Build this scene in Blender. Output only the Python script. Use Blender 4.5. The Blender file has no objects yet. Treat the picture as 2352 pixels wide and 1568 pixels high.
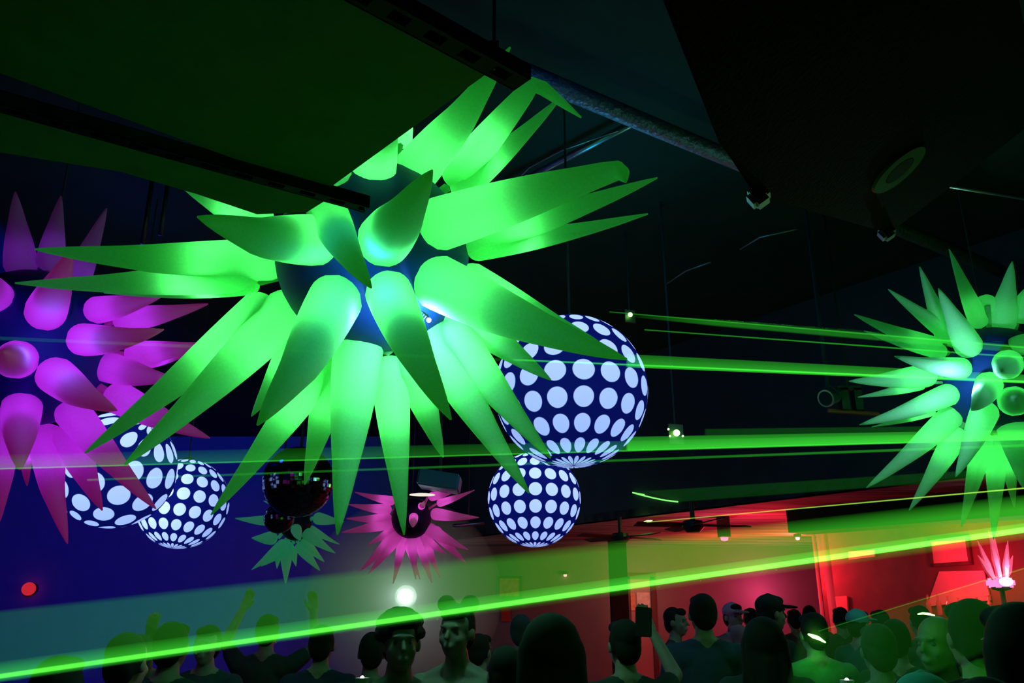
import bpy, bmesh, math, random
from mathutils import Vector, Matrix, noise
random.seed(7)
SC = bpy.context.scene
COL = SC.collection
PI = math.pi
R = math.radians

# ------------------------------------------------------------------ camera
PITCH, CAMZ, F = R(18.3), 1.7, 1862.0
cd = bpy.data.cameras.new('camera'); cam = bpy.data.objects.new('camera', cd); COL.objects.link(cam)
cam.location = (0, 0, CAMZ); cam.rotation_euler = (PI/2 + PITCH, 0, 0)
cd.sensor_width = 36; cd.lens = 36*F/2352; cd.clip_start = 0.05; cd.clip_end = 100
SC.camera = cam
SC.view_settings.view_transform = 'Standard'; SC.view_settings.look = 'None'
SC.view_settings.gamma = 1; SC.view_settings.use_curve_mapping = False
SC.view_settings.exposure = 0.0
cy = SC.cycles
cy.use_denoising = True; cy.max_bounces = 5; cy.diffuse_bounces = 2; cy.glossy_bounces = 2
cy.transmission_bounces = 3; cy.volume_bounces = 0; cy.transparent_max_bounces = 16
cy.sample_clamp_indirect = 2.0; cy.caustics_reflective = False; cy.caustics_refractive = False
w = bpy.data.worlds.new('world'); SC.world = w; w.use_nodes = True
w.node_tree.nodes['Background'].inputs[0].default_value = (0, 0, 0, 1)

cP, sP = math.cos(PITCH), math.sin(PITCH)
CAM = Vector((0, 0, CAMZ))
def ray(px, py):                       # direction through a photo pixel, unit depth along the lens axis
    x, y = (px-1176)/F, (784-py)/F
    return Vector((x, cP - y*sP, sP + y*cP))
def P(px, py, d): return CAM + ray(px, py)*d
def onz(px, py, z): r = ray(px, py); return CAM + r*((z-CAMZ)/r.z)
def onY(px, py, Y): r = ray(px, py); return CAM + r*(Y/r.y)

# ------------------------------------------------------------------ lights of the venue and added lamps
def lamp(name, kind, loc, color, power, size=0.1, rot=None, spot=None, parent=None, size_y=None, blend=.5):
    d = bpy.data.lights.new(name, kind); d.color = color; d.energy = power
    if kind == 'AREA':
        d.size = size
        if size_y: d.shape = 'RECTANGLE'; d.size_y = size_y
    else: d.shadow_soft_size = size
    if kind == 'SPOT': d.spot_size = R(spot); d.spot_blend = blend
    o = bpy.data.objects.new(name, d); COL.objects.link(o); o.location = loc
    if rot is not None: o.rotation_euler = rot
    if parent: o.parent = parent
    return o
def aim(o, to): o.rotation_euler = (Vector(to)-o.location).to_track_quat('-Z', 'Y').to_euler()
BACK = 18.0; LOWZ = 3.0; CEILZ = 5.4; XL, XR, YF = -12.0, 14.0, -3.0
def bulkx(Y): return 10.8 - .742*Y
# deep blue wash on the far left, blue-teal wash in the middle
l = lamp('wash_light', 'SPOT', (-5.5, 6.5, 5.0), (.004, .008, 1), 2100, .3, spot=85, blend=1); aim(l, onY(150, 1180, BACK))
l = lamp('wash_light', 'SPOT', (0.5, 9.5, 5.0), (.005, .12, .5), 70, .3, spot=95, blend=1); aim(l, (-1.0, 18, 3.6))
l = lamp('wash_light', 'POINT', (-3.6, 7.0, 4.6), (.01, .05, 1), 8, .15)
l = lamp('wash_light', 'POINT', (0.8, 6.0, 4.3), (.0, .22, .42), 38, .2)
# cyan key lamps set among the spikes of the green inflatables
l = lamp('key_light', 'POINT', P(985, 742, 3.62), (.3, 1, .9), 13, .03)
l = lamp('key_light', 'POINT', P(852, 730, 3.46), (.3, 1, .9), 2.5, .03)  # added lamp hidden between the caps, brightens the spike undersides
l = lamp('key_light', 'POINT', P(2230, 890, 5.72), (.35, 1, .95), 15, .03)
# blue lamps added in front of the inflatables' bodies
l = lamp('blue_light', 'POINT', P(846, 600, 3.25), (.02, .2, 1), 2.5, .05)
l = lamp('blue_light', 'POINT', P(110, 790, 4.35), (.2, .2, 1), 3, .05)
lamp('blue_light', 'POINT', onz(1340, 225, 4.55), (.03, .05, 1), 1.2, .05)  # added lamp that turns the foil duct blue
# red bar
for (px, py, Y, pw) in ((1650, 1290, 15.6, 42), (1840, 1290, 14.8, 60), (2200, 1250, 11.8, 40), (1750, 1250, 12.0, 45)):
    p = onY(px, py, Y); p.z = min(p.z, 2.3)
    lamp('bar_light', 'POINT', p, (1, .012, .035), pw, .15)
lamp('bar_uplight', 'POINT', onY(1762, 1362, 17.45), (1, .06, .2), 26, .08)
lamp('door_light', 'POINT', onY(1478, 1350, 17.1), (1, .45, .3), 9, .05)
# faint fill on the crowd: blue at the left, green at the right (spill of the lasers and stars)
l = lamp('crowd_light', 'SPOT', (-1.5, 0.6, 4.6), (.01, .2, .5), 3.5, .3, spot=110, blend=1); aim(l, (-.6, 5, 1.4))
l = lamp('crowd_light', 'SPOT', (3.6, 0.8, 4.4), (.01, .9, .06), 1.3, .3, spot=70, blend=1); aim(l, (2.4, 4, 1.5))

# ------------------------------------------------------------------ materials
def mat(name, color=(.5,.5,.5), rough=.6, metal=0, emit=None, es=0, trans=0, spec=.3, noise_amt=0, nscale=20, bump=0):
    m = bpy.data.materials.new(name); m.use_nodes = True; nt = m.node_tree
    b = nt.nodes['Principled BSDF']
    b.inputs['Base Color'].default_value = (*color, 1); b.inputs['Roughness'].default_value = rough
    b.inputs['Metallic'].default_value = metal; b.inputs['Specular IOR Level'].default_value = spec
    if emit: b.inputs['Emission Color'].default_value = (*emit, 1); b.inputs['Emission Strength'].default_value = es
    if trans: b.inputs['Transmission Weight'].default_value = trans
    if noise_amt or bump:
        tc = nt.nodes.new('ShaderNodeTexCoord'); n = nt.nodes.new('ShaderNodeTexNoise')
        n.inputs['Scale'].default_value = nscale; n.inputs['Detail'].default_value = 4
        nt.links.new(tc.outputs['Object'], n.inputs['Vector'])
        if noise_amt:
            mx = nt.nodes.new('ShaderNodeMixRGB')
            mx.inputs[1].default_value = (*[c*(1-noise_amt) for c in color], 1)
            mx.inputs[2].default_value = (*[min(1, c*(1+noise_amt)) for c in color], 1)
            nt.links.new(n.outputs['Fac'], mx.inputs[0]); nt.links.new(mx.outputs[0], b.inputs['Base Color'])
        if bump:
            bp = nt.nodes.new('ShaderNodeBump'); bp.inputs['Strength'].default_value = bump
            bp.inputs['Distance'].default_value = .02
            nt.links.new(n.outputs['Fac'], bp.inputs['Height']); nt.links.new(bp.outputs[0], b.inputs['Normal'])
    return m
def glowfabric(name, color, glow, gs):
    """thin inflated nylon lit from inside: mostly translucent"""
    m = bpy.data.materials.new(name); m.use_nodes = True; nt = m.node_tree; nt.nodes.clear()
    out = nt.nodes.new('ShaderNodeOutputMaterial')
    df = nt.nodes.new('ShaderNodeBsdfDiffuse'); tr = nt.nodes.new('ShaderNodeBsdfTranslucent')
    tc = nt.nodes.new('ShaderNodeTexCoord'); n = nt.nodes.new('ShaderNodeTexNoise'); n.inputs['Scale'].default_value = 90; n.inputs['Detail'].default_value = 3
    nt.links.new(tc.outputs['Object'], n.inputs['Vector'])
    cr = nt.nodes.new('ShaderNodeMixRGB'); cr.inputs[1].default_value = (*[c*.8 for c in color], 1); cr.inputs[2].default_value = (*color, 1)
    nt.links.new(n.outputs['Fac'], cr.inputs[0])
    nt.links.new(cr.outputs[0], df.inputs[0]); nt.links.new(cr.outputs[0], tr.inputs[0])
    mx = nt.nodes.new('ShaderNodeMixShader'); mx.inputs[0].default_value = .6
    nt.links.new(df.outputs[0], mx.inputs[1]); nt.links.new(tr.outputs[0], mx.inputs[2])
    em = nt.nodes.new('ShaderNodeEmission'); em.inputs[0].default_value = (*glow, 1); em.inputs[1].default_value = gs  # even emission puts part of the inner light into the fabric
    ad = nt.nodes.new('ShaderNodeAddShader'); nt.links.new(mx.outputs[0], ad.inputs[0]); nt.links.new(em.outputs[0], ad.inputs[1])
    nt.links.new(ad.outputs[0], out.inputs[0]); return m
def emis(name, color, s):
    m = bpy.data.materials.new(name); m.use_nodes = True; nt = m.node_tree; nt.nodes.clear()
    out = nt.nodes.new('ShaderNodeOutputMaterial'); em = nt.nodes.new('ShaderNodeEmission')
    em.inputs[0].default_value = (*color, 1); em.inputs[1].default_value = s; nt.links.new(em.outputs[0], out.inputs[0]); return m
def volmat(name, color, s):
    m = bpy.data.materials.new(name); m.use_nodes = True; nt = m.node_tree; nt.nodes.clear()
    out = nt.nodes.new('ShaderNodeOutputMaterial'); em = nt.nodes.new('ShaderNodeEmission')
    em.inputs[0].default_value = (*color, 1); em.inputs[1].default_value = s; nt.links.new(em.outputs[0], out.inputs['Volume']); return m

M = dict(
    black=mat('black_paint', (.02, .022, .022), .7), metal=mat('dark_metal', (.06, .065, .06), .45, .6, noise_amt=.3),
    steel=mat('steel', (.4, .4, .4), .35, .9), chrome=mat('mirror', (.22, .22, .24), .06, 1),
    wall=mat('wall_paint', (.24, .24, .24), .9, noise_amt=.12, nscale=3, bump=.1),
    ceil=mat('ceiling_paint', (.010, .032, .016), .85, noise_amt=.4, nscale=2, bump=.2),
    floor=mat('floor_concrete', (.08, .08, .08), .5, noise_amt=.4, nscale=4),
    body_blue=mat('blue_nylon', (.006, .03, .28), .6, noise_amt=.15, nscale=30),
    body_dark=mat('navy_nylon', (.003, .006, .03), .7),
    cord=mat('cord', (.05, .05, .05), .8),
    foil=mat('foil_duct', (.16, .17, .2), .4, .5, noise_amt=.3, nscale=30, bump=.9),
    panelm=mat('panel_board', (.26, .65, .22), .75, noise_amt=.15, nscale=8),
    speaker=mat('speaker_box', (.005, .006, .005), .8, noise_amt=.3, nscale=80, bump=.1, spec=.1),
    redwall=mat('bar_wall', (.45, .3, .3), .85, noise_amt=.15, nscale=3),
    darkwood=mat('dark_wood', (.10, .06, .05), .6, noise_amt=.4, nscale=6),
    poster=mat('poster_paper', (.8, .35, .2), .8, noise_amt=.5, nscale=12),
    paper=mat('pale_paper', (.75, .7, .6), .8, noise_amt=.45, nscale=14),
    glass=mat('bottle_glass', (.9, .6, .6), .08, trans=.6, spec=.6),
)

# ------------------------------------------------------------------ mesh helpers
def link(name, me, m, parent=None, smooth=False):
    o = bpy.data.objects.new(name, me); COL.objects.link(o)
    if m is not None and not me.materials: me.materials.append(m)
    if parent: o.parent = parent
    if smooth: me.polygons.foreach_set('use_smooth', [True]*len(me.polygons))
    return o
def from_bm(name, bm, m, parent=None, smooth=False):
    bmesh.ops.recalc_face_normals(bm, faces=bm.faces)
    me = bpy.data.meshes.new(name); bm.to_mesh(me); bm.free()
    return link(name, me, m, parent, smooth)
def tag(o, label=None, cat=None, group=None, kind=None):
    if label: o['label'] = label
    if cat: o['category'] = cat
    if group: o['group'] = group
    if kind: o['kind'] = kind
    return o
def empty(name, loc, label, cat, group=None, rz=0):
    o = bpy.data.objects.new(name, None); COL.objects.link(o); o.location = loc; o.rotation_euler = (0, 0, rz)
    o.empty_display_size = .1
    return tag(o, label, cat, group)
def b_box(bm, c, s, rot=None):
    mt = Matrix.Translation(Vector(c))
    if rot is not None: mt = mt @ rot.to_4x4()
    r = bmesh.ops.create_cube(bm, size=1, matrix=mt @ Matrix.Diagonal((*s, 1)))
    return r['verts']
def b_tube(bm, pts, rad, n=8, cap=True):
    pts = [Vector(p) for p in pts]
    rads = rad if isinstance(rad, (list, tuple)) else [rad]*len(pts)
    rings = []; up = None
    for i, p in enumerate(pts):
        t = (pts[min(i+1, len(pts)-1)] - pts[max(i-1, 0)]).normalized()
        if up is None:
            up = Vector((0, 0, 1)) if abs(t.z) < .9 else Vector((1, 0, 0))
            up = (up - t*up.dot(t)).normalized()
        else: up = (up - t*up.dot(t)).normalized()
        sd = t.cross(up)
        rings.append([bm.verts.new(p + (up*math.cos(a) + sd*math.sin(a))*rads[i]) for a in [2*PI*k/n for k in range(n)]])
    for a, b in zip(rings, rings[1:]):
        for k in range(n): bm.faces.new((a[k], a[(k+1) % n], b[(k+1) % n], b[k]))
    if cap: bm.faces.new(rings[0][::-1]); bm.faces.new(rings[-1])
    return rings
def b_prism(bm, poly, off):
    """closed polygon (list of points) extruded by vector off"""
    a = [bm.verts.new(p) for p in poly]; b = [bm.verts.new(Vector(p)+off) for p in poly]
    bm.faces.new(a[::-1]); bm.faces.new(b)
    for k in range(len(a)): bm.faces.new((a[k], a[(k+1) % len(a)], b[(k+1) % len(a)], b[k]))
def b_lathe(bm, prof, n=24, mtx=None, arc=2*PI):
    rings = []
    for r, z in prof:
        rings.append([bm.verts.new(Vector((r*math.cos(2*PI*k/n), r*math.sin(2*PI*k/n), z))) for k in range(n)])
    for a, b in zip(rings, rings[1:]):
        for k in range(n): bm.faces.new((a[k], a[(k+1) % n], b[(k+1) % n], b[k]))
    bm.faces.new(rings[0][::-1]); bm.faces.new(rings[-1])
    if mtx is not None: bmesh.ops.transform(bm, matrix=mtx, verts=[v for r_ in rings for v in r_])
def frame_to(d, up=Vector((0, 0, 1))):
    d = Vector(d).normalized(); 
    if abs(d.dot(up)) > .98: up = Vector((0, 1, 0))
    x = up.cross(d).normalized(); y = d.cross(x)
    return Matrix((x, y, d)).transposed()

# ------------------------------------------------------------------ room shell
def slab(name, lo, hi, m):
    bm = bmesh.new(); lo = Vector(lo); hi = Vector(hi); b_box(bm, (lo+hi)/2, hi-lo)
    return tag(from_bm(name, bm, m), kind='structure')
slab('floor', (XL, YF, -.2), (XR, BACK+.3, 0), M['floor'])
slab('wall_back', (XL, BACK, 0), (XR, BACK+.3, CEILZ), M['wall'])
slab('wall_left', (XL-.3, YF, 0), (XL, BACK+.3, CEILZ), M['wall'])
slab('wall_right', (XR, YF, 0), (XR+.3, BACK+.3, CEILZ), M['redwall'])
slab('wall_front', (XL, YF-.3, 0), (XR, YF, CEILZ), M['ceil'])
slab('ceiling', (XL-.3, YF-.3, CEILZ), (XR+.3, BACK+.3, CEILZ+.2), M['ceil'])
# lowered ceiling of the bar side, with a dark bulkhead above its edge
lowm = mat('lowered_ceiling', (.38, .3, .3), .8)
nt = lowm.node_tree; tc = nt.nodes.new('ShaderNodeTexCoord'); mp = nt.nodes.new('ShaderNodeMapping'); mp.inputs['Scale'].default_value = (.35, 2.6, 1)
nz = nt.nodes.new('ShaderNodeTexNoise'); nz.inputs['Scale'].default_value = 2.2; nz.inputs['Detail'].default_value = 5
cr = nt.nodes.new('ShaderNodeValToRGB'); cr.color_ramp.elements[0].position = .35; cr.color_ramp.elements[0].color = (.13, .1, .1, 1)
cr.color_ramp.elements[1].position = .62; cr.color_ramp.elements[1].color = (.5, .42, .42, 1)
nt.links.new(tc.outputs['Object'], mp.inputs[0]); nt.links.new(mp.outputs[0], nz.inputs['Vector']); nt.links.new(nz.outputs['Fac'], cr.inputs[0])
nt.links.new(cr.outputs[0], nt.nodes['Principled BSDF'].inputs['Base Color'])
bm = bmesh.new()
b_prism(bm, [Vector((bulkx(YF), YF, LOWZ)), Vector((XR, YF, LOWZ)), Vector((XR, BACK, LOWZ)), Vector((bulkx(BACK), BACK, LOWZ))], Vector((0, 0, .12)))
tag(from_bm('ceiling_lowered', bm, lowm), kind='structure')
bm = bmesh.new()
b_prism(bm, [Vector((bulkx(YF), YF, LOWZ)), Vector((bulkx(BACK), BACK, LOWZ)), Vector((bulkx(BACK), BACK, CEILZ)), Vector((bulkx(YF), YF, CEILZ))], Vector((.12, .09, 0)))
tag(from_bm('wall_bulkhead', bm, mat('bulkhead_paint', (.05, .06, .07), .85, noise_amt=.3, nscale=2)), kind='structure')
# bar back wall, an angled inner wall
bm = bmesh.new(); pa, pb = onY(1882, 1300, 15.0), onY(2420, 1300, 11.2)
b_prism(bm, [Vector((pa.x, pa.y, 0)), Vector((pb.x, pb.y, 0)), Vector((pb.x, pb.y, LOWZ)), Vector((pa.x, pa.y, LOWZ))], Vector((.15, .2, 0)))
tag(from_bm('wall_bar', bm, mat('bar_panelling', (.16, .11, .1), .7, noise_amt=.3, nscale=4)), kind='structure')
def onbar(px, py, off=.0):             # point on the bar wall
    n = Vector((pb.y-pa.y, -(pb.x-pa.x), 0)).normalized()
    r = ray(px, py); q = pa + n*off
    return CAM + r*((q-CAM).dot(n)/r.dot(n))
BARN = Vector((pb.y-pa.y, -(pb.x-pa.x), 0)).normalized()

# ------------------------------------------------------------------ inflatable stars
def build_spike(star, path, wpx, s, cx, cyy, depth, bodyR, L, m, lc, lp, wf=1.12):
    scale = F/depth
    bx, by = path[0]
    C = P(cx, cyy, depth)
    r2 = math.hypot(bx-cx, by-cyy)/scale
    dz = math.sqrt(max(0, bodyR**2 - r2**2))
    d0 = depth - dz*(1 if s > 0 else (-1 if s < 0 else (0.35 if r2 < bodyR else 0)))
    B = P(bx, by, d0)
    tx, ty = path[-1]
    want = L
    best = d0
    if s != 0:
        prev = None
        for k in range(0, 60):
            dd = d0 - s*(k/59)*L*abs(s)
            if dd < .4: break
            if (P(tx, ty, dd)-B).length >= want: break
            best = dd
    T = P(tx, ty, best)
    pts = [B]
    for k, (qx, qy) in enumerate(path[1:-1]):
        t = (k+1)/(len(path)-1)
        if len(path) == 3 and math.hypot(qx-bx, qy-by) > 2*math.hypot(qx-tx, qy-ty): t = .78
        pts.append(P(qx, qy, d0+(best-d0)*t))
    pts.append(T)
    # smooth polyline
    n = 15; segs = []
    if len(pts) == 2:
        side = (T-B).cross(Vector((0, 0, 1)))
        sag = Vector((0, 0, -1))*.035*(T-B).length
        for k in range(n+1):
            t = k/n; segs.append(B.lerp(T, t) + sag*math.sin(PI*t)*.5)
    else:
        ln = [0]
        for a, b in zip(pts, pts[1:]): ln.append(ln[-1] + (b-a).length)
        def at(u):
            d = u*ln[-1]
            for i in range(len(pts)-1):
                if d <= ln[i+1] + 1e-9: return pts[i].lerp(pts[i+1], (d-ln[i])/(ln[i+1]-ln[i]))
            return pts[-1]
        for k in range(n+1):
            u = k/n; h = .04
            segs.append((at(max(0, u-h)) + at(u)*2 + at(min(1, u+h)))/4)
        segs[-1] = pts[-1]
    r0 = wpx*wf/2/(F/d0)
    ax = (segs[1]-segs[0]).normalized(); Ltot = (T-B).length
    # rounded cap, seated so that its outline is centred on the base point, then a convex taper
    cpts, crad = [], []
    for a in (0.02, .2, .4, .6, .8, 1.0, 1.2, 1.4):
        cpts.append(segs[0] - ax*r0*.75*math.cos(a)); crad.append(r0*math.sin(a)*.93)
    for k, q in enumerate(segs):
        t = k/n
        rr = r0*(1 - t)**.70*(1+.08*math.sin(PI*min(1, t*1.6)))*.97 if t < 1 else .004
        cpts.append(q); crad.append(max(.003, rr))
    if r2 > bodyR*1.04:                # hidden neck that ties the spike to the body
        dirb = (C-segs[0]).normalized()
        neck0 = C - dirb*bodyR*.9
        cpts = [neck0, cpts[0]-ax*.01] + cpts; crad = [r0*.25, r0*.25] + crad
    c0 = sum(cpts, Vector())/len(cpts)
    bm = bmesh.new()
    for rg in b_tube(bm, [q - B for q in cpts], crad, 24):
        cc = sum((v.co for v in rg), Vector())/24
        for k in (0, 6, 12, 18): rg[k].co = cc.lerp(rg[k].co, .965)
    # sewn seams: slightly pinched gores
    sp = from_bm('spike', bm, m, star, True)
    sp.location = B - star.location
    if lc:
        bm = bmesh.new(); b_tube(bm, [segs[0]-B-ax*r0*.3, segs[2]-B, segs[5]-B], .013, 5)
        from_bm('light_strip', bm, strip_mat(lc, lp), sp)
    return sp
STRIPS = {}
def strip_mat(c, p):
    k = (c, round(p, 1))
    if k not in STRIPS: STRIPS[k] = emis('led_strip', c, p)
    return STRIPS[k]
def MF_(): return globals().get('MF')
MD = glowfabric('magenta_nylon_dim', (.6, .5, .7), (.6, .005, .4), .018)  # weaker light on the upper spikes, put into a dimmer fabric glow
def star(name, label, cx, cyy, depth, bodyR, L, spikes, m, lc, lp, bm_mat, cord=True):
    C = P(cx, cyy, depth)
    st = empty(name, C, label, 'inflatable star')
    bm = bmesh.new(); bmesh.ops.create_uvsphere(bm, u_segments=32, v_segments=20, radius=bodyR)
    from_bm('body', bm, bm_mat, st, True)
    for sp in spikes:
        path, wpx, s = sp[0], sp[1], sp[2]
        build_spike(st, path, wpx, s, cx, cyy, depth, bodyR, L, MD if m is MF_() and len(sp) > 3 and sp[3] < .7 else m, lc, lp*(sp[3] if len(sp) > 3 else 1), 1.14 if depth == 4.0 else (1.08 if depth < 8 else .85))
    if cord:
        bm = bmesh.new(); b_tube(bm, [Vector((0, 0, bodyR*.98)), Vector((0, 0, CEILZ-C.z))], .008, 6); from_bm('cord', bm, M['cord'], st)
    return st
GF = glowfabric('green_nylon', (.50, .90, .55), (.035, 1, .04), .055)
G_SP = [
 ([(625,598),(80,572)],92,.35), ([(565,632),(35,650)],72,.2), ([(575,652),(240,672)],46,-.5),
 ([(735,552),(600,545),(455,498)],108,1), ([(590,500),(405,415)],82,-.2,1.3),
 ([(748,478),(852,660)],84,1,.35), ([(882,552),(925,500),(992,392)],112,1,.8),
 ([(858,398),(905,150)],92,.7,1.3), ([(922,318),(940,170)],46,-.6,1.2), ([(782,432),(700,250)],74,.3),
 ([(955,392),(1060,270),(1172,108)],96,.5,1.1), ([(1048,405),(1160,270),(1228,188),(1335,270)],74,.1), ([(1062,430),(1290,222)],62,-.4,.8),
 ([(1004,516),(1250,440),(1425,388),(1437,418)],112,.7), ([(1085,548),(1510,408)],78,.1), ([(1095,568),(1488,491)],58,-.3),
 ([(1008,650),(1440,825)],118,.7), ([(1078,648),(1400,802)],86,-.1), ([(1050,705),(1265,872)],84,-.5,.8),
 ([(893,672),(1035,962)],98,1), ([(1040,765),(1265,1052)],86,0), ([(985,770),(1215,1132)],92,.2),
 ([(945,840),(1018,1050)],78,-.5,.8), ([(895,850),(928,1228)],80,.1), ([(823,800),(775,1228)],104,.5),
 ([(768,850),(700,1112)],76,-.4,.8), ([(772,685),(690,840),(592,975)],112,1), ([(742,840),(485,1182)],78,.1),
 ([(680,790),(578,955)],66,-.5,.7), ([(662,712),(285,1068)],98,.5), ([(600,712),(195,1040)],86,.1),
]
star('inflatable_star', 'largest bright green inflatable star hanging below the dark panel', 858, 590, 4.0, .47, 1.22, G_SP, GF, (.15, 1, .26), 21, M['body_blue'])
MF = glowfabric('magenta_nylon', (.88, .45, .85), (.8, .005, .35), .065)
M_SP = [
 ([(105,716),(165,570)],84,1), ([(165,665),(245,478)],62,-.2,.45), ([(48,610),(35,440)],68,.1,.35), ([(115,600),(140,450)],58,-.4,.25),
 ([(-8,690),(-70,590)],82,.8), ([(222,712),(375,678)],60,.4), ([(285,735),(478,698)],58,-.3), ([(192,780),(375,757)],72,.9),
 ([(310,812),(482,788)],56,-.3), ([(330,828),(462,800)],40,-.6), ([(250,843),(405,872)],70,.5), ([(128,862),(268,942)],82,1),
 ([(270,912),(482,1006)],72,-.1), ([(165,945),(358,1168)],74,.4), ([(40,825),(8,808)],84,1), ([(50,935),(45,1078)],82,1),
 ([(105,1000),(120,1120),(155,1248)],72,.4), ([(160,1000),(235,1172)],74,.1), ([(0,1000),(0,1100),(-8,1215)],72,.3,.8), ([(58,1010),(62,1115)],36,-.5),
]
star('inflatable_star', 'magenta inflatable star cut off by the left edge of the picture', 75, 798, 5.2, .5, 1.12, M_SP, MF, (.45, .05, 1), 8, M['body_blue'])
R_SP = [
 ([(2248,738),(2180,572)],40,0), ([(2300,742),(2325,600)],58,.4), ([(2172,770),(2112,612)],44,0,.8), ([(2225,795),(2155,662)],58,.5),
 ([(2195,775),(2040,664)],44,.1,.8), ([(2145,795),(1962,722)],42,.1), ([(2160,808),(1985,760)],34,-.2), ([(2207,846),(2055,818)],48,.7),
 ([(2128,862),(1950,875)],52,.3), ([(2115,882),(1970,912)],26,-.4), ([(2178,906),(1975,975)],50,.6), ([(2140,945),(2002,980)],20,-.3),
 ([(2182,958),(1990,1120)],54,.4), ([(2196,1000),(2088,1172)],50,.2), ([(2272,882),(2232,942)],56,1), ([(2262,945),(2195,1095)],58,.4,.7),
 ([(2258,1010),(2208,1210)],44,.1), ([(2288,1018),(2282,1238)],46,.3), ([(2315,835),(2300,850)],62,1,.6), ([(2328,920),(2335,915)],66,1,.8),
 ([(2325,975),(2350,1120)],64,.6), ([(2312,1030),(2330,1165)],36,-.3,.7), ([(2340,800),(2400,760)],56,.5,.6), ([(2345,720),(2395,620)],56,.3,.6),
 ([(2265,700),(2255,690)],46,-.5,.6), ([(2380,900),(2500,880)],56,.4), ([(2370,980),(2470,1120)],56,.3),
]
R_SP = [(a[0], a[1], a[2], .5 if a[0][0][1] < 830 else 1) for a in R_SP]
RF = glowfabric('green_nylon_dim', (.55, .88, .62), (.03, 1, .05), .035)
star('inflatable_star', 'green inflatable star at the right edge with laser beams crossing it', 2285, 872, 6.4, .42, .95, R_SP, RF, (.1, 1, .2), 8, M['body_blue'])
SF = glowfabric('green_nylon_far', (.7, .8, .75), (.02, .5, .17), .12)  # no strips inside: the fabric's emission stands for the inner light
S1 = [([(660,1165),(605,1150)],22,.3), ([(618,1195),(540,1190)],30,.1), ([(625,1235),(578,1235),],38,.3), ([(650,1250),(578,1308)],32,.2), ([(665,1255),(600,1300)],30,.4),
 ([(658,1262),(656,1340)],36,.3), ([(690,1255),(735,1310)],34,.4), ([(705,1225),(770,1270)],34,.5), ([(730,1190),(790,1198)],34,.4), ([(700,1245),(745,1290)],30,0),
 ([(680,1215),(690,1240)],30,1), ([(640,1262),(636,1305)],24,0), ([(672,1262),(680,1300)],24,0), ([(722,1165),(760,1130)],20,.1), ([(715,1215),(780,1250)],22,0)]
star('inflatable_star', 'small teal-green inflatable star far back below the mirror balls', 680, 1205, 9.5, .18, .55, S1, SF, None, 0, M['body_dark'])
S2M = glowfabric('magenta_nylon_far', (.85, .7, .8), (.7, .02, .3), .09)
S2 = [([(968,1162),(975,1150)],20,1), ([(1000,1180),(1100,1188)],34,.5), ([(992,1140),(1050,1125)],26,.3), ([(1010,1155),(1090,1125)],22,-.1), ([(950,1188),(948,1210)],26,1),
 ([(985,1215),(1075,1262)],38,.5), ([(1000,1220),(1070,1292)],34,.2), ([(980,1240),(1025,1272)],26,0), ([(962,1240),(992,1338)],30,.3), ([(975,1235),(1010,1325)],28,.1),
 ([(945,1235),(955,1330)],30,.4), ([(925,1240),(903,1340)],28,.3), ([(910,1225),(828,1310)],36,.2), ([(915,1232),(845,1318)],30,.4), ([(895,1200),(785,1222)],36,.3),
 ([(890,1170),(800,1158)],30,.1), ([(900,1150),(815,1130)],26,-.1), ([(890,1190),(795,1190)],30,0), ([(905,1215),(845,1250)],28,0), ([(935,1245),(965,1330)],22,-.1)]
star('inflatable_star', 'small magenta inflatable star far back above the white spotlight', 945, 1190, 9.0, .22, .62, S2, S2M, (.8, .1, .7), 4, M['body_dark'])

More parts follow.
